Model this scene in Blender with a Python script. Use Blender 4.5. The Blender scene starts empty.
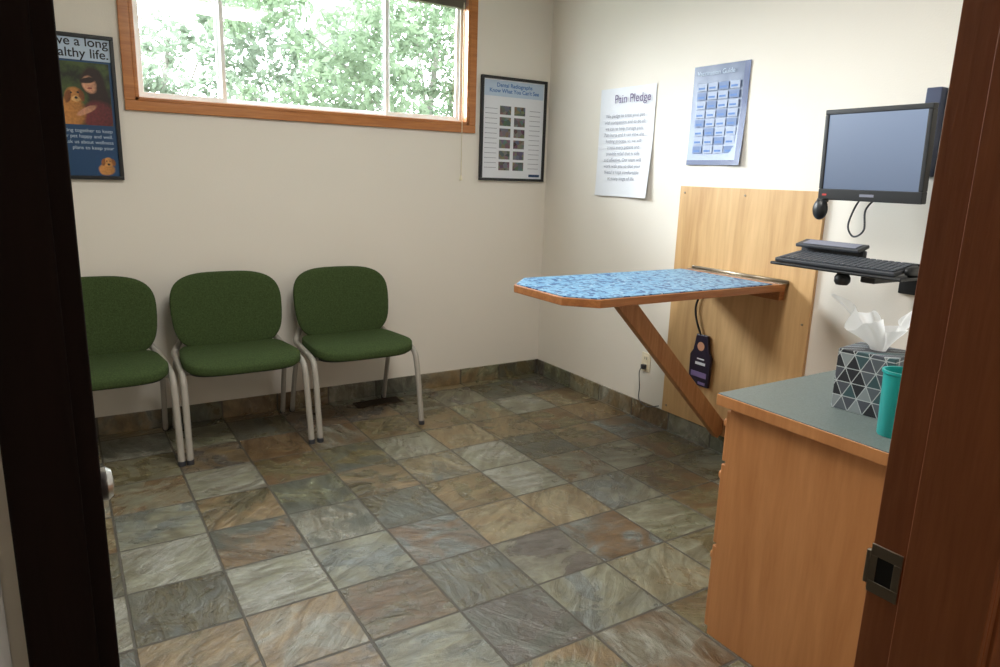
import bpy, bmesh, math, random
from mathutils import Vector, Matrix
random.seed(7)
S=bpy.context.scene
S.view_settings.view_transform='Standard'
S.view_settings.look='None'
S.view_settings.exposure=0.2

# ---------------------------------------------------------------- helpers
def lin(c):
    return tuple(((v/255)/12.92 if v/255<=0.04045 else ((v/255+0.055)/1.055)**2.4) for v in c)+(1,)
class NT:
    def __init__(s,name):
        s.m=bpy.data.materials.new(name); s.m.use_nodes=True; s.t=s.m.node_tree; s.t.nodes.clear()
        s.out=s.n('ShaderNodeOutputMaterial')
    def n(s,typ,ins=None,**kw):
        nd=s.t.nodes.new(typ)
        for k,v in kw.items(): setattr(nd,k,v)
        if ins:
            for k,v in ins.items():
                i=nd.inputs[k]
                if isinstance(v,bpy.types.NodeSocket): s.t.links.new(v,i)
                else: i.default_value=v
        return nd
    def l(s,a,b): s.t.links.new(a,b)
    def math(s,op,a,b=None,c=None):
        nd=s.t.nodes.new('ShaderNodeMath'); nd.operation=op
        for i,v in enumerate((a,b,c)):
            if v is None: continue
            if isinstance(v,bpy.types.NodeSocket): s.t.links.new(v,nd.inputs[i])
            else: nd.inputs[i].default_value=v
        return nd.outputs[0]
    def mix(s,f,a,b,mode='MIX'):
        nd=s.t.nodes.new('ShaderNodeMix'); nd.data_type='RGBA'; nd.blend_type=mode
        for k,v in ((0,f),(6,a),(7,b)):
            if isinstance(v,bpy.types.NodeSocket): s.t.links.new(v,nd.inputs[k])
            else: nd.inputs[k].default_value=v
        return nd.outputs[2]
    def ramp(s,f,stops,interp='LINEAR'):
        nd=s.n('ShaderNodeValToRGB',{0:f}); cr=nd.color_ramp; cr.interpolation=interp
        while len(cr.elements)<len(stops): cr.elements.new(0.5)
        for e,(p,c) in zip(cr.elements,stops): e.position=p; e.color=c
        return nd.outputs[0]
def mat(name,col,rough=0.5,metal=0,spec=0.5,noise=0.0,nscale=30,bump=0.0,bscale=80,emit=None,es=0):
    N=NT(name); c=lin(col)
    tc=N.n('ShaderNodeTexCoord')
    b=N.n('ShaderNodeBsdfPrincipled',{'Roughness':rough,'Metallic':metal,'Specular IOR Level':spec})
    nz=N.n('ShaderNodeTexNoise',{'Vector':tc.outputs['Object'],'Scale':nscale,'Detail':4})
    k=max(noise,0.02)
    N.l(N.mix(nz.outputs[0],tuple(x*(1-k) for x in c[:3])+(1,),tuple(min(1,x*(1+k)) for x in c[:3])+(1,)),b.inputs['Base Color'])
    if bump:
        n2=N.n('ShaderNodeTexNoise',{'Vector':tc.outputs['Object'],'Scale':bscale,'Detail':5})
        bp=N.n('ShaderNodeBump',{'Height':n2.outputs[0],'Strength':bump,'Distance':0.01}); N.l(bp.outputs[0],b.inputs['Normal'])
    if emit: b.inputs['Emission Color'].default_value=lin(emit); b.inputs['Emission Strength'].default_value=es
    N.l(b.outputs[0],N.out.inputs[0]); return N.m
def wood(name,c1,c2,axis='Z',rough=0.4,sc=1.0,figure=0.35,spec=0.5):
    N=NT(name); tc=N.n('ShaderNodeTexCoord')
    s={'X':(1.2,14,14),'Y':(14,1.2,14),'Z':(14,14,1.2)}[axis]
    mp=N.n('ShaderNodeMapping',{'Vector':tc.outputs['Object'],'Scale':tuple(v*sc for v in s)})
    n1=N.n('ShaderNodeTexNoise',{'Vector':mp.outputs[0],'Scale':1.5,'Detail':7,'Roughness':0.6,'Distortion':1.2})
    n2=N.n('ShaderNodeTexNoise',{'Vector':mp.outputs[0],'Scale':9,'Detail':4})
    f=N.math('ADD',N.math('MULTIPLY',n1.outputs[0],1-figure),N.math('MULTIPLY',n2.outputs[0],figure))
    col=N.ramp(f,[(0.36,lin(c1)),(0.64,lin(c2))])
    b=N.n('ShaderNodeBsdfPrincipled',{'Base Color':col,'Roughness':rough,'Specular IOR Level':spec})
    bp=N.n('ShaderNodeBump',{'Height':n2.outputs[0],'Strength':0.06,'Distance':0.01}); N.l(bp.outputs[0],b.inputs['Normal'])
    N.l(b.outputs[0],N.out.inputs[0]); return N.m

def empty(name,loc=(0,0,0),rz=0):
    e=bpy.data.objects.new(name,None); e.location=loc; e.rotation_euler=(0,0,rz); S.collection.objects.link(e); return e
def obj(name,me,m=None,parent=None,smooth=False):
    o=bpy.data.objects.new(name,me); S.collection.objects.link(o)
    if m is not None: me.materials.append(m)
    if parent is not None: o.parent=parent
    if smooth:
        for p in me.polygons: p.use_smooth=True
    return o
def boxes(name,bl,m,parent=None,bevel=0,seg=2,M=None):
    bm=bmesh.new()
    for lo,hi in bl:
        c=[(a+b)/2 for a,b in zip(lo,hi)]; s=[abs(b-a) for a,b in zip(lo,hi)]
        bmesh.ops.create_cube(bm,size=1,matrix=Matrix.Translation(c)@Matrix.Diagonal((*s,1)))
    if M is not None: bmesh.ops.transform(bm,matrix=M,verts=bm.verts)
    me=bpy.data.meshes.new(name); bm.to_mesh(me); bm.free()
    o=obj(name,me,m,parent)
    if bevel:
        md=o.modifiers.new('bev','BEVEL'); md.width=bevel; md.segments=seg; md.limit_method='ANGLE'
        for p in me.polygons: p.use_smooth=True
        w=o.modifiers.new('wn','WEIGHTED_NORMAL'); w.keep_sharp=True
    return o
def box(name,lo,hi,m,parent=None,bevel=0,seg=2,M=None): return boxes(name,[(lo,hi)],m,parent,bevel,seg,M)
def catmull(pts,n=8):
    P=[Vector(p) for p in pts]; P=[2*P[0]-P[1]]+P+[2*P[-1]-P[-2]]; out=[]
    for i in range(1,len(P)-2):
        for k in range(n):
            t=k/n; a,b,c,d=P[i-1:i+3]
            out.append(0.5*((2*b)+(c-a)*t+(2*a-5*b+4*c-d)*t*t+(3*b-a-3*c+d)*t**3))
    out.append(P[-2]); return out
def tube(name,pts,r,m,parent=None,n=12,smooth=8,ry=None):
    P=catmull(pts,smooth) if smooth else [Vector(p) for p in pts]
    bm=bmesh.new(); rings=[]; up=None
    for i,p in enumerate(P):
        t=(P[min(i+1,len(P)-1)]-P[max(i-1,0)]).normalized()
        if up is None:
            up=t.cross(Vector((1,0,0)));
            if up.length<0.1: up=t.cross(Vector((0,1,0)))
        up=(up-up.dot(t)*t).normalized(); sd=t.cross(up)
        rr=r(i/(len(P)-1)) if callable(r) else r
        rings.append([bm.verts.new(p+up*math.cos(2*math.pi*k/n)*rr*(1 if ry is None else ry)+sd*math.sin(2*math.pi*k/n)*rr) for k in range(n)])
    for a,b in zip(rings,rings[1:]):
        for k in range(n): bm.faces.new((a[k],a[(k+1)%n],b[(k+1)%n],b[k]))
    bm.faces.new(rings[0][::-1]); bm.faces.new(rings[-1])
    bmesh.ops.recalc_face_normals(bm,faces=bm.faces)
    me=bpy.data.meshes.new(name); bm.to_mesh(me); bm.free(); return obj(name,me,m,parent,True)
def lathe(name,prof,m,parent=None,n=32,loc=(0,0,0),M=None):
    bm=bmesh.new(); rings=[]
    for r,z in prof: rings.append([bm.verts.new((r*math.cos(2*math.pi*k/n),r*math.sin(2*math.pi*k/n),z)) for k in range(n)])
    for a,b in zip(rings,rings[1:]):
        for k in range(n): bm.faces.new((a[k],a[(k+1)%n],b[(k+1)%n],b[k]))
    if prof[0][0]>1e-5: bm.faces.new(rings[0][::-1])
    if prof[-1][0]>1e-5: bm.faces.new(rings[-1])
    bmesh.ops.remove_doubles(bm,verts=bm.verts,dist=1e-6)
    MM=Matrix.Translation(loc)
    if M is not None: MM=MM@M
    bmesh.ops.transform(bm,matrix=MM,verts=bm.verts)
    bmesh.ops.recalc_face_normals(bm,faces=bm.faces)
    me=bpy.data.meshes.new(name); bm.to_mesh(me); bm.free(); o=obj(name,me,m,parent,True)
    md=o.modifiers.new('e','EDGE_SPLIT'); md.split_angle=math.radians(40); return o
def spow(v,e): return math.copysign(abs(v)**e,v)
def cushion(name,hx,hy,hz,e2,e1,fn,m,parent,nu=64,nv=24):
    bm=bmesh.new(); rings=[]
    for j in range(nv+1):
        ph=-math.pi/2+math.pi*j/nv; c=spow(math.cos(ph),e1) if 0<j<nv else 0; s=spow(math.sin(ph),e1)
        rings.append([bm.verts.new(fn(hx*c*spow(math.cos(2*math.pi*k/nu),e2),hy*c*spow(math.sin(2*math.pi*k/nu),e2),hz*s)) for k in range(nu)])
    for a,b in zip(rings,rings[1:]):
        for k in range(nu): bm.faces.new((a[k],a[(k+1)%nu],b[(k+1)%nu],b[k]))
    bmesh.ops.remove_doubles(bm,verts=bm.verts,dist=1e-5)
    bmesh.ops.recalc_face_normals(bm,faces=bm.faces)
    me=bpy.data.meshes.new(name); bm.to_mesh(me); bm.free(); return obj(name,me,m,parent,True)
def prism(name,poly,z0,z1,m,parent=None,bevel=0,M=None):
    bm=bmesh.new(); v=[bm.verts.new((x,y,z0)) for x,y in poly]; f=bm.faces.new(v)
    r=bmesh.ops.extrude_face_region(bm,geom=[f])
    for g in r['geom']:
        if isinstance(g,bmesh.types.BMVert): g.co.z=z1
    if M is not None: bmesh.ops.transform(bm,matrix=M,verts=bm.verts)
    bmesh.ops.recalc_face_normals(bm,faces=bm.faces)
    me=bpy.data.meshes.new(name); bm.to_mesh(me); bm.free(); o=obj(name,me,m,parent)
    if bevel: md=o.modifiers.new('b','BEVEL'); md.width=bevel; md.segments=2; md.limit_method='ANGLE'
    return o
def text(name,s,size,M,m,parent=None,align='LEFT',sl=1.0,off=0):
    c=bpy.data.curves.new(name,'FONT'); c.body=s; c.size=size; c.align_x=align; c.space_line=sl; c.offset=off; c.materials.append(m)
    o=bpy.data.objects.new(name,c); S.collection.objects.link(o); o.matrix_world=M
    if parent is not None: o.parent=parent
    return o
def quadmesh(name,quads,m,parent=None):
    bm=bmesh.new()
    for q in quads: bm.faces.new([bm.verts.new(p) for p in q])
    me=bpy.data.meshes.new(name); bm.to_mesh(me); bm.free(); return obj(name,me,m,parent)
def MB(x,z,y=-0.03): return Matrix.Translation((x,y,z))@Matrix(((1,0,0,0),(0,0,-1,0),(0,1,0,0),(0,0,0,1)))
def MR(y,z,x=-0.01): return Matrix.Translation((x,y,z))@Matrix(((0,0,-1,0),(-1,0,0,0),(0,1,0,0),(0,0,0,1)))

# ---------------------------------------------------------------- materials
PITCH=0.32; OX=2.27+0.32*40; OY=1.38+0.32*40
def slate():
    N=NT('slate_tile'); tc=N.n('ShaderNodeTexCoord'); sp=N.n('ShaderNodeSeparateXYZ',{0:tc.outputs['Object']})
    u=N.math('DIVIDE',N.math('ADD',sp.outputs[0],OX),PITCH); v=N.math('DIVIDE',N.math('ADD',sp.outputs[1],OY),PITCH)
    cu=N.math('FLOOR',u); cv=N.math('FLOOR',v)
    fu=N.math('ABSOLUTE',N.math('SUBTRACT',N.math('FRACT',u),0.5)); fv=N.math('ABSOLUTE',N.math('SUBTRACT',N.math('FRACT',v),0.5))
    wob=N.n('ShaderNodeTexNoise',{'Vector':tc.outputs['Object'],'Scale':25,'Detail':3})
    edge=N.math('ADD',N.math('MAXIMUM',fu,fv),N.math('MULTIPLY',N.math('SUBTRACT',wob.outputs[0],0.5),0.012))
    gm=N.n('ShaderNodeMapRange',{'Value':edge,'From Min':0.483,'From Max':0.489}); grout=gm.outputs[0]
    cell=N.n('ShaderNodeCombineXYZ',{0:cu,1:cv,2:0.7})
    wn=N.n('ShaderNodeTexWhiteNoise',{'Vector':cell.outputs[0]},noise_dimensions='3D')
    wn2=N.n('ShaderNodeTexWhiteNoise',{'Vector':N.n('ShaderNodeVectorMath',{0:cell.outputs[0],1:(7.3,2.1,5)},operation='ADD').outputs[0]},noise_dimensions='3D')
    pal=[(0,(118,110,80)),(.13,(148,147,134)),(.24,(120,126,122)),(.36,(148,138,110)),(.48,(102,96,72)),(.58,(128,108,80)),(.68,(130,132,108)),(.78,(108,103,96)),(.9,(156,157,146))]
    base=N.ramp(wn.outputs[0],[(p,lin(c)) for p,c in pal],'CONSTANT')
    base2=N.ramp(wn2.outputs[0],[(p,lin(c)) for p,c in [(0,(116,92,62)),(.3,(142,142,122)),(.6,(98,102,92)),(.8,(146,126,92))]],'CONSTANT')
    ang=N.math('MULTIPLY',wn2.outputs[0],6.283)
    off=N.n('ShaderNodeVectorMath',{0:wn.outputs[1],'Scale':9.0},operation='SCALE')
    pv=N.n('ShaderNodeVectorMath',{0:tc.outputs['Object'],1:off.outputs[0]},operation='ADD')
    rot=N.n('ShaderNodeVectorRotate',{'Vector':pv.outputs[0],'Angle':ang},rotation_type='Z_AXIS')
    st=N.n('ShaderNodeVectorMath',{0:rot.outputs[0],1:(3.0,10.0,4.0)},operation='MULTIPLY')
    n1=N.n('ShaderNodeTexNoise',{'Vector':rot.outputs[0],'Scale':5,'Detail':6,'Roughness':0.6,'Distortion':0.8})
    n2=N.n('ShaderNodeTexNoise',{'Vector':st.outputs[0],'Scale':1.6,'Detail':8,'Roughness':0.62,'Distortion':1.2})
    n3=N.n('ShaderNodeTexNoise',{'Vector':rot.outputs[0],'Scale':24,'Detail':8,'Roughness':0.7})
    col=N.mix(N.ramp(n1.outputs[0],[(0.42,(0,0,0,1)),(0.6,(1,1,1,1))]),base,base2)
    col=N.mix(N.ramp(n2.outputs[0],[(0.38,(0,0,0,1)),(0.6,(1,1,1,1))]),N.mix(1.0,col,(0.56,0.52,0.46,1),'MULTIPLY'),col)
    col=N.mix(N.ramp(n3.outputs[0],[(0.35,(0,0,0,1)),(0.6,(1,1,1,1))]),N.mix(1.0,col,(0.74,0.72,0.68,1),'MULTIPLY'),col)
    col=N.mix(grout,col,lin((72,67,56)))
    h=N.math('SUBTRACT',N.math('ADD',n2.outputs[0],N.math('ADD',N.math('MULTIPLY',n3.outputs[0],0.4),N.math('MULTIPLY',n1.outputs[0],0.5))),N.math('MULTIPLY',grout,0.5))
    bp=N.n('ShaderNodeBump',{'Height':h,'Strength':0.65,'Distance':0.014})
    rg=N.math('ADD',N.math('MULTIPLY',n1.outputs[0],0.22),0.17); rg=N.math('ADD',rg,N.math('MULTIPLY',grout,0.3))
    b=N.n('ShaderNodeBsdfPrincipled',{'Base Color':col,'Roughness':rg,'Normal':bp.outputs[0],'Specular IOR Level':0.9})
    N.l(b.outputs[0],N.out.inputs[0]); return N.m
m_slate=slate()
m_wall=mat('wall_paint',(228,222,212),0.7,noise=0.02,nscale=3,bump=0.08,bscale=120)
m_ceil=mat('ceiling_paint',(235,232,225),0.8)
m_oak=wood('oak_trim',(162,96,44),(192,126,66),'X',0.35)
m_birch=wood('birch_plywood',(186,146,98),(214,176,126),'Z',0.4,0.4,0.25)
m_tedge=wood('table_edge_wood',(146,90,50),(178,118,70),'X',0.4)
m_brace=wood('brace_wood',(164,114,72),(194,144,98),'Z',0.5)
m_cab=wood('maple_cabinet',(182,120,70),(202,140,88),'Z',0.38,0.6,0.25)
m_jamb=wood('jamb_wood',(136,76,42),(158,94,56),'Z',0.5)
m_door_shaded=wood('shaded_door_wood',(24,15,13),(30,19,16),'Z',0.8,spec=0.1)  # near-black: backlit shade put into the wood of door and left jamb
m_green=mat('green_fabric',(62,78,44),0.9,noise=0.7,nscale=130,bump=0.7,bscale=260,spec=0.2)
m_frame=mat('grey_metal_paint',(162,157,148),0.4,spec=0.5)
m_black=mat('black_plastic',(22,23,26),0.4)
m_dkgrey=mat('dark_grey_plastic',(52,54,60),0.45)
m_vinyl=mat('white_vinyl',(238,240,240),0.35)
m_white=mat('white_paper',(222,225,232),0.7)
m_ivory=mat('ivory_plastic',(232,222,196),0.4)
m_chrome=mat('satin_metal',(205,205,205),0.3,metal=1)
m_brass=mat('worn_steel',(160,150,135),0.35,metal=0.9)
m_lam=mat('grey_laminate',(102,112,110),0.45,noise=0.4,nscale=220)
m_teal=mat('teal_plastic',(40,165,162),0.3)
m_blacktxt=mat('black_ink',(30,30,40),0.7)
m_greytxt=mat('grey_ink',(130,132,148),0.7)
m_purple=mat('purple_ink',(92,70,120),0.7)
m_bluepale=mat('pale_blue_print',(184,202,222),0.6)
m_bluedk=mat('dark_blue_print',(20,64,104),0.5)
m_bluemid=mat('mid_blue_print',(74,116,180),0.6)
m_skin=mat('skin_print',(206,150,118),0.6)
m_plan=mat('white_emissive_diffuser',(245,245,245),0.5,emit=(255,250,240),es=3)
m_grass=mat('grass',(70,95,50),0.9,noise=0.4,nscale=8)
m_vent=mat('brown_vent',(60,46,34),0.5,metal=0.3)
Nn=NT('tissue_paper'); d=Nn.n('ShaderNodeBsdfDiffuse',{0:(0.95,0.95,0.96,1)}); t=Nn.n('ShaderNodeBsdfTranslucent',{0:(0.95,0.95,0.96,1)})
mx=Nn.n('ShaderNodeMixShader',{0:0.45,1:d.outputs[0],2:t.outputs[0]}); Nn.l(mx.outputs[0],Nn.out.inputs[0]); m_tissue=Nn.m
Nn=NT('photo_thumbs'); tc=Nn.n('ShaderNodeTexCoord')
vo=Nn.n('ShaderNodeTexVoronoi',{'Vector':tc.outputs['Object'],'Scale':38.0})
hs=Nn.n('ShaderNodeHueSaturation',{'Color':vo.outputs['Color'],'Saturation':0.6,'Value':0.32})
c=Nn.mix(0.4,hs.outputs[0],lin((70,46,44)))
b=Nn.n('ShaderNodeBsdfPrincipled',{'Base Color':c,'Roughness':0.6}); Nn.l(b.outputs[0],Nn.out.inputs[0]); m_thumb=Nn.m
def blobs(name,bg1,bg2,L,soft=0.35,warp=0.012,ws=30):
    """printed photograph built from soft warped shapes in the poster's own x/z plane"""
    N=NT(name); tc=N.n('ShaderNodeTexCoord')
    nz=N.n('ShaderNodeTexNoise',{'Vector':tc.outputs['Object'],'Scale':ws,'Detail':4})
    wv=N.n('ShaderNodeVectorMath',{0:N.n('ShaderNodeVectorMath',{0:nz.outputs[1],1:(.5,.5,.5)},operation='SUBTRACT').outputs[0],'Scale':warp*2},operation='SCALE')
    sp=N.n('ShaderNodeSeparateXYZ',{0:N.n('ShaderNodeVectorMath',{0:tc.outputs['Object'],1:wv.outputs[0]},operation='ADD').outputs[0]})
    fine=N.n('ShaderNodeTexNoise',{'Vector':tc.outputs['Object'],'Scale':90,'Detail':5})
    big=N.n('ShaderNodeTexNoise',{'Vector':tc.outputs['Object'],'Scale':18,'Detail':3})
    col=N.mix(N.ramp(big.outputs[0],[(.4,(0,0,0,1)),(.62,(1,1,1,1))]),lin(bg1),lin(bg2))
    for cx,cz,rx,rz,rot,c1 in L:
        dx=N.math('SUBTRACT',sp.outputs[0],cx); dz=N.math('SUBTRACT',sp.outputs[2],cz); ca,sa=math.cos(rot),math.sin(rot)
        a=N.math('DIVIDE',N.math('ADD',N.math('MULTIPLY',dx,ca),N.math('MULTIPLY',dz,sa)),rx)
        b_=N.math('DIVIDE',N.math('SUBTRACT',N.math('MULTIPLY',dz,ca),N.math('MULTIPLY',dx,sa)),rz)
        d=N.math('SQRT',N.math('ADD',N.math('MULTIPLY',a,a),N.math('MULTIPLY',b_,b_)))
        mk=N.n('ShaderNodeMapRange',{'Value':d,'From Min':1+soft/2,'From Max':1-soft/2}).outputs[0]
        c2=tuple(v*0.45 for v in lin(c1)[:3])+(1,)
        sh=N.n('ShaderNodeMapRange',{'Value':N.math('ADD',N.math('MULTIPLY',fine.outputs[0],0.9),N.math('MULTIPLY',a,0.22)),'From Min':.25,'From Max':.8}).outputs[0]
        col=N.mix(mk,col,N.mix(sh,lin(c1),c2))
    b=N.n('ShaderNodeBsdfPrincipled',{'Base Color':col,'Roughness':0.5}); N.l(b.outputs[0],N.out.inputs[0]); return N.m

# ---------------------------------------------------------------- room shell
XL=-3.9; YF=-3.70; YO=-3.84; ZC=2.78
box('floor',(XL,YO,-0.08),(0,0,0),m_slate)
box('hallway_floor',(XL,-5.5,-0.08),(0,YO,0),m_slate)
box('ceiling',(XL-.1,-5.6,ZC),(0.12,0.14,ZC+0.1),m_ceil)
WX0,WX1,WZ0,WZ1=-2.60,-0.65,1.765,2.58
boxes('wall_back',[((XL,0,-0.08),(WX0,0.14,ZC)),((WX1,0,-0.08),(0.12,0.14,ZC)),((WX0,0,-0.08),(WX1,0.14,WZ0)),((WX0,0,WZ1),(WX1,0.14,ZC))],m_wall)
box('wall_right',(0,YO,-0.08),(0.12,0,ZC),m_wall)
box('wall_left',(XL-0.1,-5.5,-0.08),(XL,0.14,ZC),m_wall)
DX0,DX1,DZ=-3.009,-2.0,2.10
boxes('wall_front',[((XL,YO,-0.08),(DX0,YF,ZC)),((DX1,YO,-0.08),(0,YF,ZC)),((DX0,YO,DZ),(DX1,YF,ZC))],m_wall)
box('wall_hallway',(XL,-5.6,-0.08),(0.12,-5.5,ZC),m_wall)
box('wall_hallway_end',(0,-5.5,-0.08),(0.12,YO,ZC),m_wall)
box('baseboard_back',(XL,-0.012,0),(0,0,0.105),m_slate,bevel=0.002)
box('baseboard_right',(-0.012,YF,0),(0,-0.012,0.105),m_slate,bevel=0.002)
box('baseboard_left',(XL,YF,0),(XL+0.012,-0.012,0.105),m_slate,bevel=0.002)

fr=empty('door_frame')
boxes('jamb_right',[((DX1-0.025,YO-0.01,0),(DX1,YF+0.01,DZ)),((DX1-0.037,YO-0.01,0),(DX1-0.025,YF-0.042,DZ))],m_jamb,fr,0.002)
boxes('jamb_left',[((DX0,YO-0.01,0),(DX0+0.02,YF+0.0,DZ))],m_door_shaded,fr,0.002)
box('jamb_head',(DX0,YO-0.01,DZ-0.025),(DX1,YF+0.01,DZ),m_jamb,fr,0.002)
boxes('casing_room',[((DX1-0.002,YF,0),(DX1+0.06,YF+0.008,DZ+0.06)),((DX0-0.06,YF,0),(DX0,YF+0.008,DZ+0.06)),((DX0-0.06,YF,DZ-0.01),(DX1+0.06,YF+0.008,DZ+0.06))],m_jamb,fr,0.003)
boxes('casing_hall_right',[((DX1-0.012,YO-0.016,0),(DX1+0.06,YO,DZ+0.02)),((DX0-0.012,YO-0.016,DZ-0.01),(DX1+0.06,YO,DZ+0.06))],m_jamb,fr,0.003)
boxes('casing_hall_left',[((DX0-0.014,YO-0.016,0),(DX0+0.012,YO,DZ+0.0))],m_door_shaded,fr,0.003)
sx0,sx1=DX1-0.0275,DX1-0.0245
boxes('strike_plate',[((sx0,-3.735,0.868),(sx1,-3.690,0.886)),((sx0,-3.735,0.926),(sx1,-3.690,0.944)),((sx0,-3.700,0.886),(sx1,-3.690,0.926)),((sx0,-3.735,0.886),(sx1,-3.724,0.926)),((sx0-.001,-3.690,0.880),(sx1+.003,-3.684,0.932))],m_brass,fr,0.0008)
box('strike_hole',(sx0+.0013,-3.724,0.886),(sx0+.0028,-3.700,0.926),m_black,fr)

# paper notice pinned on the hallway side of the wall beside the door
pn=empty('paper_notice')
box('sheet',(-3.26,YO-0.002,0.95),(-3.030,YO-0.0005,1.31),m_white,pn)
boxes('printed_lines',[((-3.24,YO-0.0028,0.98+0.028*i),(-3.045,YO-0.002,0.986+0.028*i)) for i in range(11)],m_greytxt,pn)

door=empty('door_1',(-3.034,YF+0.01,0),math.radians(1.7))
box('door_leaf',(-0.0,0.01,0.012),(0.04,0.82,2.07),m_door_shaded,door,0.003)
lathe('door_knob',[(0,0),(0.032,0),(0.032,0.006),(0.014,0.01),(0.012,0.026),(0.018,0.032),(0.027,0.042),(0.028,0.052),(0.022,0.060),(0,0.063)],m_chrome,door,loc=(0.04,0.76,0.93),M=Matrix.Rotation(math.pi/2,4,'Y'))
boxes('latch_plate',[((0.01,0.818,0.88),(0.03,0.822,.96))],m_brass,door)

# ---------------------------------------------------------------- window
w=empty('window_1')
T=0.05
boxes('casing',[((WX0-T,-0.02,WZ0-T),(WX1+T,0,WZ0)),((WX0-T,-0.02,WZ1),(WX1+T,0,WZ1+T)),((WX0-T,-0.02,WZ0),(WX0,0,WZ1)),((WX1,-0.02,WZ0),(WX1+T,0,WZ1))],m_oak,w,0.003)
boxes('jamb_liner',[((WX0,-0.018,WZ0),(WX1,0.13,WZ0+0.018)),((WX0,-0.018,WZ1-0.018),(WX1,0.13,WZ1)),((WX0,-0.018,WZ0),(WX0+0.018,0.13,WZ1)),((WX1-0.018,-0.018,WZ0),(WX1,0.13,WZ1))],m_oak,w,0.002)
a0,a1,b0,b1=WX0+0.018,WX1-0.018,WZ0+0.018,WZ1-0.018
def rectframe(x0,x1,z0,z1,y0,y1,t): return [((x0,y0,z0),(x1,y1,z0+t)),((x0,y0,z1-t),(x1,y1,z1)),((x0,y0,z0+t),(x0+t,y1,z1-t)),((x1-t,y0,z0+t),(x1,y1,z1-t))]
boxes('vinyl_frame',rectframe(a0,a1,b0,b1,0.06,0.13,0.014),m_vinyl,w,0.002)
xa,xb=-2.165,-1.165
boxes('left_sash',rectframe(a0+0.012,xa+0.03,b0+0.012,b1-0.012,0.075,0.095,0.022),m_vinyl,w,0.002)
boxes('right_sash',rectframe(xb-0.03,a1-0.012,b0+0.012,b1-0.012,0.075,0.095,0.022),m_vinyl,w,0.002)
boxes('centre_sash',rectframe(xa-0.01,xb+0.01,b0+0.012,b1-0.012,0.1,0.12,0.02),m_vinyl,w,0.002)
G=NT('window_glass'); tr=G.n('ShaderNodeBsdfTransparent',{0:(0.97,0.98,0.97,1)}); gl=G.n('ShaderNodeBsdfGlossy',{'Roughness':0.02})
mx=G.n('ShaderNodeMixShader',{0:0.05,1:tr.outputs[0],2:gl.outputs[0]}); G.l(mx.outputs[0],G.out.inputs[0])
boxes('glass_panes',[((a0+.03,.084,b0+.03),(xa+.01,.087,b1-.03)),((xb-.01,.084,b0+.03),(a1-.03,.087,b1-.03)),((xa+.01,.109,b0+.03),(xb-.01,.112,b1-.03))],G.m,w)
bl=empty('window_blind')
m_blind=mat('taupe_blind',(120,110,98),0.6)
boxes('headrail',[((a0+0.005,0.0,WZ1-0.055),(a1-0.005,0.045,WZ1-0.02))],m_blind,bl,0.003)
boxes('slat_stack',[((a0+0.01,0.0,WZ1-0.06-0.006*i),(a1-0.01,0.045,WZ1-0.06-0.006*i+0.003)) for i in range(9)],m_blind,bl)
tube('pull_cord',[(-0.705,-0.024,2.5),(-0.708,-0.026,2.1),(-0.705,-0.026,1.78),(-0.706,-0.026,1.44)],0.0024,m_ivory,bl,6)
lathe('cord_tassel',[(0,0.035),(0.005,0.033),(0.011,0.004),(0.010,0),(0,0)],m_ivory,bl,16,(-0.706,-0.026,1.41))

box('garden_ground',(-12,0.3,-0.5),(12,25,-0.3),m_grass)
def leafmat(name,c1,c2):
    N=NT(name); oi=N.n('ShaderNodeNewGeometry'); wn=N.n('ShaderNodeTexNoise',{'Vector':oi.outputs['Position'],'Scale':3.0})
    col=N.mix(wn.outputs[0],lin(c1),lin(c2)); d=N.n('ShaderNodeBsdfDiffuse',{0:col}); t=N.n('ShaderNodeBsdfTranslucent',{0:col})
    m=N.n('ShaderNodeMixShader',{0:0.5,1:d.outputs[0],2:t.outputs[0]}); N.l(m.outputs[0],N.out.inputs[0]); return N.m
m_leaf=leafmat('leaf',(102,118,96),(126,140,114)); m_leaf2=leafmat('pale_leaf',(122,134,118),(140,150,132)); m_bark=mat('bark',(130,126,118),0.9,noise=0.3,bump=0.5)
def tree(name,base,clusters,n,size,ml):
    e=empty(name,base); bx=Vector(base)
    pts=[(0,0,-0.4),(0.1,0.05,1.0),(0,0.1,2.2),(0.15,0.1,3.4)]
    tube('trunk',pts,lambda t:0.08-0.05*t,m_bark,e)
    for i,(c,r) in enumerate(clusters):
        c=Vector(c)-bx
        tube('branch_%d'%i,[(0,0.07,1.4),(c.x*0.5,c.y*.5,1.4+(c.z-1.4)*0.6),tuple(c)],lambda t:0.025-0.018*t,m_bark,e,8)
    vs=[];fs=[]
    tot=sum(r**2 for _,r in clusters)
    for c,r in clusters:
        for _ in range(int(n*r*r/tot/14)):
            d=Vector((random.gauss(0,1),random.gauss(0,1),random.gauss(0,1))).normalized()*r*random.random()**0.45
            q=Vector(c)-bx+d; sr=random.uniform(0.08,0.2)
            for _k in range(14):
                p=q+Vector((random.gauss(0,1),random.gauss(0,1),random.gauss(0,.6)))*sr*0.6
                a=Vector((random.uniform(-1,1),random.uniform(-1,1),random.uniform(-1,0.4))).normalized()
                b=a.cross(Vector((random.uniform(-1,1),random.uniform(-1,1),1))).normalized(); s=size*random.uniform(0.6,1.3); i=len(vs)
                vs+= [p-a*s, p+b*s*0.45, p+a*s, p-b*s*0.45]; fs.append((i,i+1,i+2,i+3))
    me=bpy.data.meshes.new('leaves'); me.from_pydata([tuple(v) for v in vs],[],fs); obj('leaves',me,ml,e)
tree('garden_tree',(1.6,5.0,0),[((0.4,4.8,2.5),1.0),((1.3,5.0,3.4),1.1),((2.3,5.0,2.4),0.9),((1.0,4.6,1.8),0.9),((-0.7,5.0,3.5),0.75),((-0.5,5.0,1.9),.6),((2.6,5.4,3.8),1.0)],11000,0.065,m_leaf)
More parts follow.
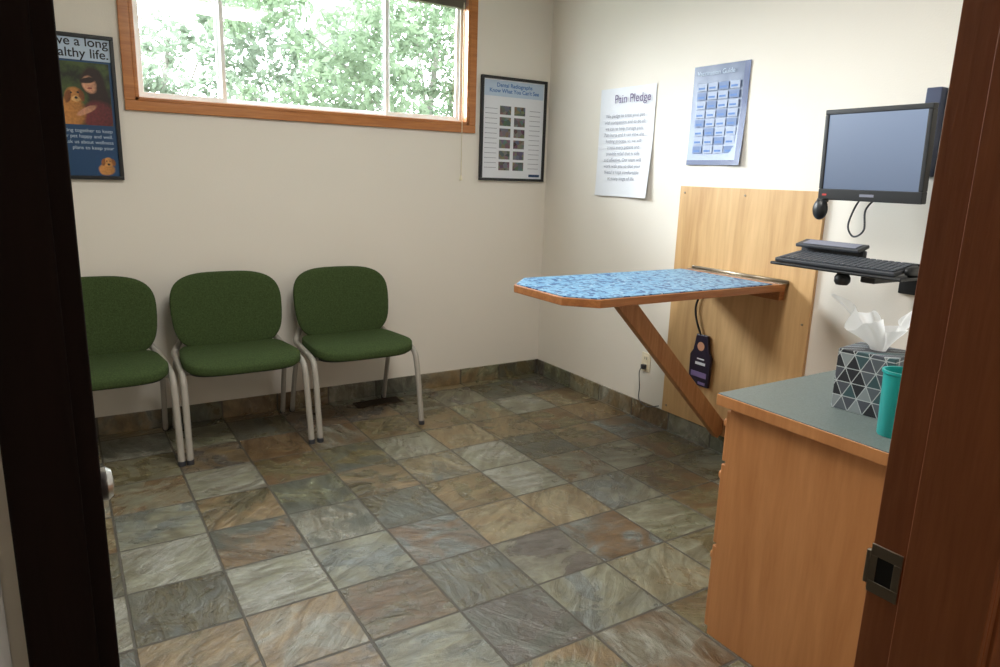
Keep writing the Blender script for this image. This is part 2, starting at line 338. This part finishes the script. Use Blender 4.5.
tree('garden_tree',(-1.4,8.5,0),[((-1.2,8.4,2.6),1.1),((-0.4,8.8,3.9),1.2),((-2.2,8.6,2.4),0.6),((0.8,8.8,3),1.3),((2.2,9,3.4),1.4)],8000,0.09,m_leaf2)

# ---------------------------------------------------------------- wall pictures
dp=empty('framed_dog_poster')
x0,x1,z0,z1=-3.17,-2.68,1.365,2.055
boxes('frame',rectframe(x0,x1,z0,z1,-0.025,0,0.018),m_black,dp,0.002)
box('print_blue',(x0+.018,-0.012,z0+.018),(x1-.018,0,z1-.018),m_bluedk,dp)
box('header_band',(x0+.018,-0.0135,1.935),(x1-.018,-0.012,z1-.018),m_bluepale,dp)
GOLD=(200,134,66); HAIR=(46,26,20)
m_photo=blobs('woman_and_dog_photo_print',(26,34,18),(66,84,40),[
 (-2.785,1.835,.052,.068,0,HAIR),(-2.76,1.76,.045,.10,.1,HAIR),(-2.77,1.675,.075,.07,0,(110,40,44)),
 (-2.800,1.822,.029,.040,.25,(218,160,126)),(-2.806,1.842,.034,.014,.2,HAIR),
 (-2.80,1.805,.010,.004,0,(150,60,56)),
 (-2.885,1.685,.058,.075,0,GOLD),(-2.868,1.768,.038,.038,0,GOLD),(-2.895,1.762,.013,.032,-.25,(130,76,34)),(-2.838,1.770,.011,.028,.25,(130,76,34)),
 (-2.862,1.752,.018,.014,0,(226,176,112)),(-2.861,1.758,.007,.005,0,(20,14,12)),(-2.88,1.78,.0045,.0045,0,(20,14,12)),(-2.852,1.782,.0045,.0045,0,(20,14,12)),
 (-2.82,1.70,.05,.014,.5,(210,150,118))],soft=.3,warp=.006)
box('photo_area',(x0+.03,-0.0135,1.63),(x1-.03,-0.012,1.925),m_photo,dp)
text('header_text','live a long\nhealthy life.',0.060,MB(-2.705,2.000,-0.0145),m_blacktxt,dp,'RIGHT',0.88,0.0006)
text('body_text','Working together to keep\nyour pet happy and well.\nAsk us about wellness\nplans to keep your',0.024,MB(-2.715,1.595,-0.0145),m_bluepale,dp,'RIGHT',sl=1.15)
m_pup=blobs('puppy_photo_print',(20,66,108),(22,70,112),[(-2.755,1.415,.036,.028,0,(206,142,74)),(-2.745,1.452,.023,.022,0,(214,152,84)),(-2.768,1.452,.009,.018,-.2,(150,92,44)),(-2.723,1.452,.009,.018,.2,(150,92,44)),(-2.745,1.442,.006,.005,0,(20,14,12)),(-2.752,1.457,.003,.003,0,(20,14,12)),(-2.738,1.457,.003,.003,0,(20,14,12))],soft=.25,warp=.004)
box('puppy_print',(-2.80,-0.0135,1.385),(-2.70,-0.012,1.485),m_pup,dp)

fp=empty('framed_photo_chart')
x0,x1,z0,z1=-0.56,-0.035,1.415,2.09
boxes('frame',rectframe(x0,x1,z0,z1,-0.025,0,0.018),m_black,fp,0.002)
box('paper',(x0+.018,-0.012,z0+.018),(x1-.018,0,z1-.018),m_white,fp)
box('header',(x0+.026,-0.013,1.965),(x1-.026,-0.012,z1-.026),m_bluepale,fp)
text('title','Dental Radiographs\nKnow What You Can\'t See',0.036,MB(-0.298,2.025,-0.014),m_bluemid,fp,'CENTER',1.0,0.0008)
boxes('photo_grid',[((-0.41+0.115*c,-0.0135,1.485+0.073*r),(-0.41+0.115*c+0.088,-0.012,1.485+0.073*r+0.056)) for c in range(2) for r in range(6)],m_thumb,fp)
boxes('caption_lines',[((-0.525,-0.013,1.50+0.032*r),(-0.43,-0.012,1.503+0.032*r)) for r in range(13)]+[((-0.17,-0.013,1.50+0.032*r),(-0.08,-0.012,1.503+0.032*r)) for r in range(13)],m_greytxt,fp)
box('logo',(-0.16,-0.0135,1.445),(-0.07,-0.012,1.462),m_bluedk,fp)

def paper(name,y0,y1,z0,z1,m,parent,curl=0.015,skew=0.0,nu=24,nv=32,x=-0.004):
    vs=[];fs=[]
    for j in range(nv+1):
        for i in range(nu+1):
            u=i/nu;v=j/nv
            d=curl*(0.25*math.sin(u*9+v*4)*0.5+ (u**4)*(1-v)**2*1.6+((1-v)**6)*0.7+0.3*math.sin(v*7)*u*0.5)
            vs.append((x-abs(d)-0.0005,y0+(y1-y0)*u,z0+(z1-z0)*v+skew*u))
    for j in range(nv):
        for i in range(nu): k=j*(nu+1)+i; fs.append((k,k+1,k+nu+2,k+nu+1))
    me=bpy.data.meshes.new(name); me.from_pydata(vs,[],fs); return obj(name,me,m,parent,True)
pp=empty('pain_pledge_poster')
paper('sheet',-0.57,-1.06,1.345,1.995,m_white,pp,0.012)
text('title','Pain Pledge',0.070,MR(-0.71,1.905,-0.014),m_purple,pp)
text('body','We pledge to treat your pet\nwith compassion and to do all\nwe can to help manage pain.\nPain hurts and it can slow the\nhealing process, so we will\nassess every patient and\nprovide relief that is safe\nand effective. Our team will\nwork with you so that your\nfriend is kept comfortable\nat every stage of life.',0.030,MR(-0.815,1.82,-0.016),m_greytxt,pp,'CENTER',1.25)
p2=empty('blue_wall_poster')
Nn=NT('blue_poster_print'); tc=Nn.n('ShaderNodeTexCoord'); sp=Nn.n('ShaderNodeSeparateXYZ',{0:tc.outputs['Object']})
yy=Nn.n('ShaderNodeMapRange',{'Value':sp.outputs[1],'From Min':-1.34,'From Max':-1.71}).outputs[0]; zz=Nn.n('ShaderNodeMapRange',{'Value':sp.outputs[2],'From Min':1.54,'From Max':2.05}).outputs[0]
c=Nn.mix(Nn.n('ShaderNodeMapRange',{'Value':zz,'From Min':0.2,'From Max':1.0}).outputs[0],lin((144,158,190)),lin((66,84,118)))
c=Nn.mix(Nn.math('GREATER_THAN',yy,0.9),c,lin((34,58,112)))
c=Nn.mix(Nn.math('LESS_THAN',zz,0.05),c,lin((32,56,108)))
b=Nn.n('ShaderNodeBsdfPrincipled',{'Base Color':c,'Roughness':0.4}); Nn.l(b.outputs[0],Nn.out.inputs[0])
paper('sheet',-1.34,-1.71,1.54,2.05,Nn.m,p2,0.008)
m_cell=mat('chart_cell_print',(160,172,196),.6); m_cell2=mat('chart_cell_blue',(104,126,168),.6)
boxes('chart_cells',[((-0.0125,-1.38-0.072*c-0.064,1.60+0.046*r),(-0.0115,-1.38-0.072*c,1.60+0.046*r+0.038)) for c in range(4) for r in range(8) if (c+r)%3],m_cell,p2)
boxes('chart_cells_blue',[((-0.0125,-1.38-0.072*c-0.064,1.60+0.046*r),(-0.0115,-1.38-0.072*c,1.60+0.046*r+0.038)) for c in range(4) for r in range(8) if not (c+r)%3],m_cell2,p2)
boxes('chart_bars',[((-0.0127,-1.385-0.072*c-0.045,1.608+0.046*r),(-0.0126,-1.387-0.072*c,1.610+0.046*r+0.008)) for c in range(4) for r in range(8)],m_bluemid,p2)
text('title','Vaccination Guide',0.034,MR(-1.37,2.0,-0.013),m_bluepale,p2)

# ---------------------------------------------------------------- chairs
def chair(loc,rz=0):
    e=empty('green_waiting_chair',loc,rz)
    def seatfn(x,y,z):
        w=1-0.07*(y/0.25)
        zz=z+0.465
        f=max(0,(-y-0.12)/0.13); zz-=0.022*f*f
        zz+=0.012*(abs(x)/0.28)**2 *(1 if z>0 else 0)
        return Vector((x*w,y-0.36,zz+0.02*(-(y)/0.25)*0.3))
    cushion('seat',0.286,0.258,0.036,0.46,0.55,seatfn,m_green,e)
    cushion('seat_shell',0.264,0.24,0.016,0.46,0.5,lambda x,y,z:Vector((x*(1-0.07*y/0.25),y-0.36,z+0.432)),m_black,e)
    def backfn(off):
        def fn(x,y,z):
            v=y/0.2; w=1-0.05*(-v) if v<0 else 1+0.02*v
            bow=0.035*(x/0.27)**2
            return Vector((x*w, -0.125+0.04*v - z*1.0 - bow+off, 0.672+y))
        return fn
    cushion('backrest',0.292,0.210,0.028,0.58,0.55,backfn(0),m_green,e)
    cushion('backrest_shell',0.272,0.19,0.014,0.58,0.5,backfn(0.022),m_black,e)
    for s,n in ((-1,'left'),(1,'right')):
        tube('front_leg_'+n,[(s*.305,-.63,0.004),(s*.304,-.60,.18),(s*.302,-.565,.36),(s*.301,-.53,.425),(s*.300,-.45,.445),(s*.294,-.28,.452),(s*.285,-.15,.462),(s*.245,-.105,.52),(s*.22,-.10,.60)],0.0165,m_frame,e,12,8)
        tube('back_leg_'+n,[(s*.29,-.30,.445),(s*.291,-.215,.42),(s*.296,-.14,.25),(s*.30,-.07,0.004)],0.014,m_frame,e,12,8)
        lathe('front_foot_'+n,[(0,0),(.0175,0),(.0175,.02),(.0165,.024),(0,.024)],m_dkgrey,e,16,(s*.305,-.63,0))
        lathe('back_foot_'+n,[(0,0),(.016,0),(.016,.02),(.014,.024),(0,.024)],m_dkgrey,e,16,(s*.30,-.068,0))
    tube('crossbar_front',[(-.298,-.50,.432),(0,-.50,.42),(.298,-.50,.432)],0.011,m_frame,e)
    tube('crossbar_back',[(-.29,-.24,.435),(0,-.24,.42),(.29,-.24,.435)],0.011,m_frame,e)
for x in (-1.578,-2.235,-2.884): chair((x,0.0,0))

# ---------------------------------------------------------------- floor register
v=empty('floor_vent')
boxes('frame',[((-1.50,-0.20,0),(-1.20,-0.19,0.006)),((-1.50,-0.10,0),(-1.20,-0.09,0.006)),((-1.50,-0.20,0),(-1.49,-0.09,0.006)),((-1.21,-0.20,0),(-1.20,-0.09,0.006))],m_vent,v)
boxes('louvres',[((-1.49+0.015*i,-0.19,0),(-1.483+0.015*i,-0.10,0.005)) for i in range(19)],m_vent,v)
box('duct_dark',(-1.49,-0.19,0.0002),(-1.21,-0.10,0.001),m_black,v)

# ---------------------------------------------------------------- wall table
tb=empty('fold_down_exam_table')
box('wall_panel',(-0.02,-2.215,0.11),(0,-1.325,1.425),m_birch,tb,0.002)
X=-1.31; ya,yb=-1.475,-2.085; c1,c2=0.15,0.11
poly=[(-0.045,ya),(X+c1,ya),(X,ya-c1),(X,yb+c2),(X+c2,yb),(-0.045,yb)]
prism('top_board',poly,0.948,0.982,m_tedge,tb,0.003)
def inset(k): return [(-0.13,ya-k),(X+c1-k*0.3,ya-k),(X+k,ya-c1-k*.2),(X+k,yb+c2+k*.2),(X+c2-k*0.3,yb+k),(-0.13,yb+k)]
Nn=NT('blue_patterned_mat'); tc=Nn.n('ShaderNodeTexCoord')
vo=Nn.n('ShaderNodeTexVoronoi',{'Vector':tc.outputs['Object'],'Scale':22.0})
mp=Nn.n('ShaderNodeMapping',{'Vector':tc.outputs['Object'],'Rotation':(0,0,math.radians(38)),'Scale':(1,1,1)})
bk=Nn.n('ShaderNodeTexBrick',{'Vector':mp.outputs[0],'Scale':9,'Color1':(0,0,0,1),'Color2':(1,1,1,1),'Mortar':(0.5,0.5,0.5,1),'Mortar Size':0.03,'Bias':0.0})
c=Nn.mix(bk.outputs[0],lin((92,142,180)),lin((132,170,196)))
n3=Nn.n('ShaderNodeTexNoise',{'Vector':mp.outputs[0],'Scale':42,'Detail':1})
c=Nn.mix(Nn.math('GREATER_THAN',n3.outputs[0],0.57),c,lin((38,78,126)))
c=Nn.mix(Nn.math('LESS_THAN',vo.outputs[0],0.14),c,lin((186,202,216)))
b=Nn.n('ShaderNodeBsdfPrincipled',{'Base Color':c,'Roughness':0.5,'Specular IOR Level':0.3}); Nn.l(b.outputs[0],Nn.out.inputs[0])
prism('blue_mat',inset(0.012),0.982,0.986,Nn.m,tb)
box('hinge_rail',(-0.075,yb+0.0,0.982),(-0.02,ya,0.986),m_brass,tb)
tube('hinge_knuckle',[(-0.03,yb,0.992),(-0.03,ya,0.992)],0.008,m_brass,tb,12,1)
box('wall_cleat',(-0.058,yb+0.02,0.90),(-0.02,ya-0.02,0.946),m_tedge,tb,0.002)
bm=Matrix.Translation((-0.045,-1.785,0.135))@Matrix.Rotation(math.radians(-45),4,'Y')
box('diagonal_brace',(-0.045,-0.02,0),(0.045,0.02,1.10),m_brace,tb,0.003,M=bm)
box('brace_foot',(-0.05,-1.83,0.11),(-0.02,-1.74,0.20),m_brace,tb,0.003)
for i,(yy_,z_) in enumerate([(-1.36,1.39),(-2.18,1.39),(-1.36,0.15),(-1.77,1.39),(-1.36,0.8),(-2.18,.8)]):
    lathe('screw_%d'%i,[(0,0),(0.006,0),(0.005,0.003),(0,0.004)],m_brass,tb,12,(-0.02,yy_,z_),Matrix.Rotation(-math.pi/2,4,'Y'))

hp=empty('hanging_clipper_package')
tube('cord',[(-0.035,-1.53,.94),(-0.035,-1.56,.88),(-0.035,-1.53,.78),(-0.04,-1.55,.70),(-0.035,-1.60,.60)],0.006,m_black,hp)
prism('card',[(-.070,0),(.070,0),(.075,.17),(.055,.20),(.04,.29),(-.04,.29),(-.055,.20),(-.075,.17)],0,0.02,mat('package_dark_violet',(40,32,52),0.35),hp,0.004,MR(-1.60,0.34,-0.022))
boxes('label_bands',[((-0.0435,-1.655,0.39),(-0.042,-1.545,0.42)),((-0.0435,-1.65,0.35),(-0.042,-1.60,0.365))],mat('violet_label',(130,110,160),.5),hp)
boxes('label_title',[((-0.0435,-1.64,0.46),(-0.042,-1.57,0.475)),((-0.0435,-1.63,0.49),(-0.042,-1.58,0.497))],m_white,hp)
quadmesh('label_circle',[[(-0.0437,-1.60+0.025*math.cos(a*math.pi/10),0.565+0.025*math.sin(a*math.pi/10)) for a in range(20)]],m_skin,hp)

ou=empty('wall_outlet')
box('plate',(-0.006,-1.185,0.30),(0,-1.11,0.42),m_ivory,ou,0.003)
for i,z_ in enumerate((.335,.385)):
    box('socket_%d'%i,(-0.009,-1.166,z_-.018),(-0.005,-1.13,z_+.018),m_ivory,ou,0.004)
    boxes('slots_%d'%i,[((-0.0095,-1.158,z_-.008),(-0.0088,-1.155,z_+.008)),((-0.0095,-1.142,z_-.008),(-0.0088,-1.139,z_+.008))],m_black,ou)
box('plug',(-0.035,-1.162,.32),(-0.009,-1.134,.348),m_dkgrey,ou,0.004)
tube('plug_cord',[(-0.035,-1.148,.334),(-0.05,-1.145,.30),(-0.025,-1.13,.20),(-0.03,-1.14,.12),(-0.035,-1.22,.10),(-.03,-1.31,.13)],0.003,m_dkgrey,ou,8)

# ---------------------------------------------------------------- cabinet
cb=empty('drawer_cabinet')
CX=-1.30; CYF=-2.84; ZT=0.82
box('carcass',(CX,YF+0.001,0.0),(-0.001,CYF,ZT-0.038),m_cab,cb,0.001)
box('countertop',(CX-0.022,YF+0.001,ZT-0.038),(-0.001,CYF+0.04,ZT-0.003),m_cab,cb,0.002)
box('laminate',(CX-0.020,YF+0.001,ZT-0.004),(-0.001,CYF+0.038,ZT),m_lam,cb,0.001)
for c_,(xa_,xb_) in enumerate(((CX+0.006,CX+0.43),(CX+.44,CX+.86),(CX+.87,-0.01))):
    for i,(za,zb) in enumerate(((0.60,0.765),(0.32,0.59),(0.02,0.31))):
        box('drawer_%d_%d'%(c_,i),(xa_,CYF,za),(xb_,CYF+0.02,zb),m_cab,cb,0.004)
        zm=zb-0.05
        box('pull_%d_%d'%(c_,i),(xa_+.02,CYF+0.02,zm-.014),(xb_-.02,CYF+0.045,zm+.014),m_cab,cb,0.008)

tx=empty('tissue_box',(-1.04,-3.115,ZT),math.radians(8))
Nn=NT('triangle_print'); tc=Nn.n('ShaderNodeTexCoord'); sp=Nn.n('ShaderNodeSeparateXYZ',{0:tc.outputs['Object']})
u=Nn.math('MULTIPLY',Nn.math('ADD',Nn.math('ADD',sp.outputs[0],sp.outputs[1]),1.0),24.0); vv=Nn.math('MULTIPLY',sp.outputs[2],24.0)
p=Nn.math('ADD',u,Nn.math('MULTIPLY',vv,0.5)); q=Nn.math('SUBTRACT',u,Nn.math('MULTIPLY',vv,0.5))
cell=Nn.n('ShaderNodeCombineXYZ',{0:Nn.math('FLOOR',p),1:Nn.math('FLOOR',q),2:Nn.math('FLOOR',vv)})
wn=Nn.n('ShaderNodeTexWhiteNoise',{'Vector':cell.outputs[0]})
c=Nn.ramp(wn.outputs[0],[(0,lin((46,48,54))),(.3,lin((84,88,98))),(.5,lin((150,158,162))),(.62,lin((66,92,98))),(.8,lin((100,106,114)))],'CONSTANT')
def near(a,w): return Nn.math('GREATER_THAN',Nn.math('ABSOLUTE',Nn.math('SUBTRACT',Nn.math('FRACT',a),0.5)),0.5-w)
ln=Nn.math('MAXIMUM',Nn.math('MAXIMUM',near(p,0.03),near(q,0.03)),near(vv,0.03)); c=Nn.mix(ln,c,lin((200,206,208)))
b=Nn.n('ShaderNodeBsdfPrincipled',{'Base Color':c,'Roughness':0.5}); Nn.l(b.outputs[0],Nn.out.inputs[0])
box('carton',(-0.072,-0.078,0),(0.072,0.078,0.178),Nn.m,tx,0.002)
quadmesh('opening',[[(0.045*math.cos(a*math.pi/12),0.03*math.sin(a*math.pi/12),0.1785) for a in range(24)]],m_dkgrey,tx)
vs=[];fs=[];NU,NV=96,20
for j in range(NV+1):
    v_=j/NV
    for i in range(NU):
        th=2*math.pi*i/NU
        tip=max(0,math.cos(2*(th-1.9)))**2+0.55*max(0,math.cos(2*(th-0.4)))**2
        r=(0.016+0.055*v_**1.3*(0.75+0.5*tip))*(1+0.28*v_*math.sin(7*th+2*v_)+0.12*v_*math.sin(13*th))
        z=0.172+v_*(0.065+0.095*tip*(0.8+0.2*math.sin(th)))+0.008*v_*math.sin(9*th)
        vs.append((r*math.cos(th)*0.75-0.01*v_, r*math.sin(th)*1.2+0.022*v_**2, z))
for j in range(NV):
    for i in range(NU): fs.append((j*NU+i,j*NU+(i+1)%NU,(j+1)*NU+(i+1)%NU,(j+1)*NU+i))
me=bpy.data.meshes.new('tissue'); me.from_pydata(vs,[],fs); obj('tissue',me,m_tissue,tx,True)

cp=empty('teal_cup',(-1.192,-3.268,ZT))
lathe('cup',[(0,0),(.034,0),(.036,.004),(.041,.165),(.045,.168),(.045,.175),(.039,.175),(.034,.02),(0,.012)],m_teal,cp,40)

# ---------------------------------------------------------------- monitor and keyboard tray
mo=empty('wall_mounted_monitor')
box('wall_track',(-0.045,-2.665,1.50),(0,-2.605,1.84),mat('slate_blue_metal',(60,68,92),0.4,metal=0.3),mo,0.004)
MM=Matrix.Translation((-0.26,-2.558,1.575))@Matrix.Rotation(math.radians(-3),4,'Z')@Matrix.Rotation(math.radians(-3),4,'Y')
boxes('bezel',[((-0.02,-.22,-.18),(0.012,.22,-.135)),((-0.02,-.22,.160),(0.012,.22,.18)),((-0.02,-.22,-.135),(0.012,-.202,.160)),((-0.02,.202,-.135),(0.012,.22,.160))],m_black,mo,0.003,M=MM)
Nn=NT('screen_reflection'); tc=Nn.n('ShaderNodeTexCoord'); sp=Nn.n('ShaderNodeSeparateXYZ',{0:tc.outputs['Object']})  # pale reflection on the screen, painted in as an emissive gradient
f=Nn.n('ShaderNodeMapRange',{'Value':sp.outputs[2],'From Min':1.43,'From Max':1.73}).outputs[0]
c=Nn.mix(f,lin((112,128,152)),lin((150,168,196)))
b=Nn.n('ShaderNodeBsdfPrincipled',{'Base Color':(0.03,0.035,0.05,1),'Roughness':0.3,'Emission Color':c,'Emission Strength':0.66}); Nn.l(b.outputs[0],Nn.out.inputs[0])
box('screen',(-0.015,-.202,-.135),(0.0,.202,.160),Nn.m,mo,M=MM)
box('back_shell',(0.012,-.18,-.14),(0.04,.18,.15),m_black,mo,0.012,M=MM)
box('logo',(-0.0208,-.03,-.162),(-0.0198,.03,-.152),m_greytxt,mo,M=MM)
box('badge',(-0.0208,.18,-.162),(-0.0198,.20,-.155),mat('red_badge',(190,50,40),0.5),mo,M=MM)
box('arm',(-0.23,-2.66,1.53),(-0.04,-2.61,1.60),m_black,mo,0.006)
box('arm_plate',(-0.225,-2.66,1.50),(-0.21,-2.50,1.63),m_black,mo,0.003)
tube('cable_loop',[(-0.20,-2.50,1.42),(-0.20,-2.47,1.36),(-0.21,-2.46,1.29),(-0.21,-2.49,1.25),(-0.21,-2.53,1.28),(-0.20,-2.52,1.36),(-0.19,-2.56,1.42)],0.004,m_dkgrey,mo,8)
cushion('webcam_puck',0.033,0.034,0.022,1,1,lambda x,y,z:Vector((-0.28+z,-2.37+x,1.355+y*1.3)),m_black,mo,24,12)
box('puck_clip',(-0.29,-2.385,1.385),(-0.25,-2.355,1.40),m_black,mo,0.003)

kt=empty('keyboard_tray')
box('tray_board',(-0.42,-2.82,1.118),(-0.20,-2.26,1.130),m_black,kt,0.004)
box('support_arm',(-0.34,-2.68,1.085),(-0.012,-2.62,1.118),m_black,kt,0.006)
box('wall_bracket',(-0.014,-2.70,1.02),(0,-2.60,1.15),m_black,kt,0.003)
lathe('pivot_knob',[(0,0),(.022,0),(.03,.012),(.03,.03),(.018,.05),(0,.05)],m_black,kt,24,(-0.36,-2.56,1.068-0.0))
KM=Matrix.Translation((-0.41,0,1.130))@Matrix.Rotation(math.radians(-9),4,'Y')@Matrix.Translation((0.41,0,-1.130))
box('keyboard_body',(-0.41,-2.79,1.130),(-0.25,-2.275,1.148),m_dkgrey,kt,0.005,M=KM)
keys=[((-0.402+0.024*r,-2.78+0.0245*c_,1.148),(-0.402+0.024*r+0.020,-2.78+0.0245*c_+0.020,1.153)) for r in range(6) for c_ in range(20)]
boxes('keys',keys,mat('key_plastic',(62,66,74),.5),kt,0.0015,1,M=KM)
WM=Matrix.Translation((-0.22,0,1.16))@Matrix.Rotation(math.radians(-14),4,'Y')@Matrix.Translation((0.22,0,-1.16))
box('wrist_rest',(-0.235,-2.56,1.13),(-0.205,-2.27,1.20),m_dkgrey,kt,0.01)
box('wrist_rest_top',(-0.265,-2.56,1.20),(-0.185,-2.27,1.216),m_dkgrey,kt,0.005,M=WM)
box('wrist_rest_highlight',(-0.255,-2.54,1.2165),(-0.20,-2.30,1.219),m_greytxt,kt,0.001,M=WM)
cushion('mouse',0.055,0.032,0.02,0.8,0.8,lambda x,y,z:Vector((-0.30+x,-2.80+y*.5,1.148+z)),m_black,kt,24,12)

# added fill lights on the ceilings, out of view
cl=empty('added_ceiling_fill')  # added fixture, unseen, put in to fill the room with light
box('fill_housing',(-2.5,-2.5,ZC-0.06),(-1.3,-1.9,ZC),m_vinyl,cl,0.004)
box('fill_diffuser',(-2.47,-2.47,ZC-0.066),(-1.33,-1.93,ZC-0.06),m_plan,cl)
li=bpy.data.lights.new('ceiling_fill_area','AREA'); li.shape='RECTANGLE'; li.size=1.1; li.size_y=0.5; li.energy=35; li.color=(1,0.97,0.92)
lo=bpy.data.objects.new('ceiling_fill_area',li); S.collection.objects.link(lo); lo.location=(-1.9,-2.2,ZC-0.075); lo.parent=cl
hl=empty('added_hallway_fill')  # added lamp, unseen, put in to brighten the dark hallway and jamb
lathe('fill_dome',[(0,-0.07),(.08,-.06),(.14,-.03),(.16,0),(0,0)],m_plan,hl,32,(-2.2,-4.9,ZC))
l2=bpy.data.lights.new('hallway_fill_point','POINT'); l2.energy=10; l2.shadow_soft_size=0.1; l2.color=(1,.9,.78)
o2=bpy.data.objects.new('hallway_fill_point',l2); S.collection.objects.link(o2); o2.location=(-2.2,-4.9,ZC-0.2); o2.parent=hl

# ---------------------------------------------------------------- outdoor light
W=bpy.data.worlds.new('overcast_sky'); S.world=W; W.use_nodes=True
bg=W.node_tree.nodes['Background']; bg.inputs[0].default_value=(0.86,0.94,1.0,1); bg.inputs[1].default_value=11.0
su=bpy.data.lights.new('sun','SUN'); su.energy=11; su.angle=math.radians(40); su.color=(0.92,0.96,1.0)
so=bpy.data.objects.new('sun',su); S.collection.objects.link(so); so.location=(-4,4,6)
so.rotation_euler=Vector((0.6,-1,-0.42)).to_track_quat('-Z','Y').to_euler()
pl=bpy.data.lights.new('window_portal','AREA'); pl.shape='RECTANGLE'; pl.size=WX1-WX0; pl.size_y=WZ1-WZ0; pl.cycles.is_portal=True
po=bpy.data.objects.new('window_portal',pl); S.collection.objects.link(po); po.location=((WX0+WX1)/2,0.15,(WZ0+WZ1)/2); po.rotation_euler=(math.radians(-90),0,0)

# ---------------------------------------------------------------- camera
cam=bpy.data.cameras.new('camera'); co=bpy.data.objects.new('camera',cam); S.collection.objects.link(co); S.camera=co
cam.sensor_width=36; cam.lens=25.2; cam.clip_start=0.01
R=Matrix(((0.8480472136,0.0902500753,-0.5221789419),(-0.5289661614,0.2032868194,-0.8239352336),(0.0317918794,0.9749509695,0.2201360566))).to_4x4()
co.matrix_world=Matrix.Translation((-2.9953138,-4.1824505,1.45))@R
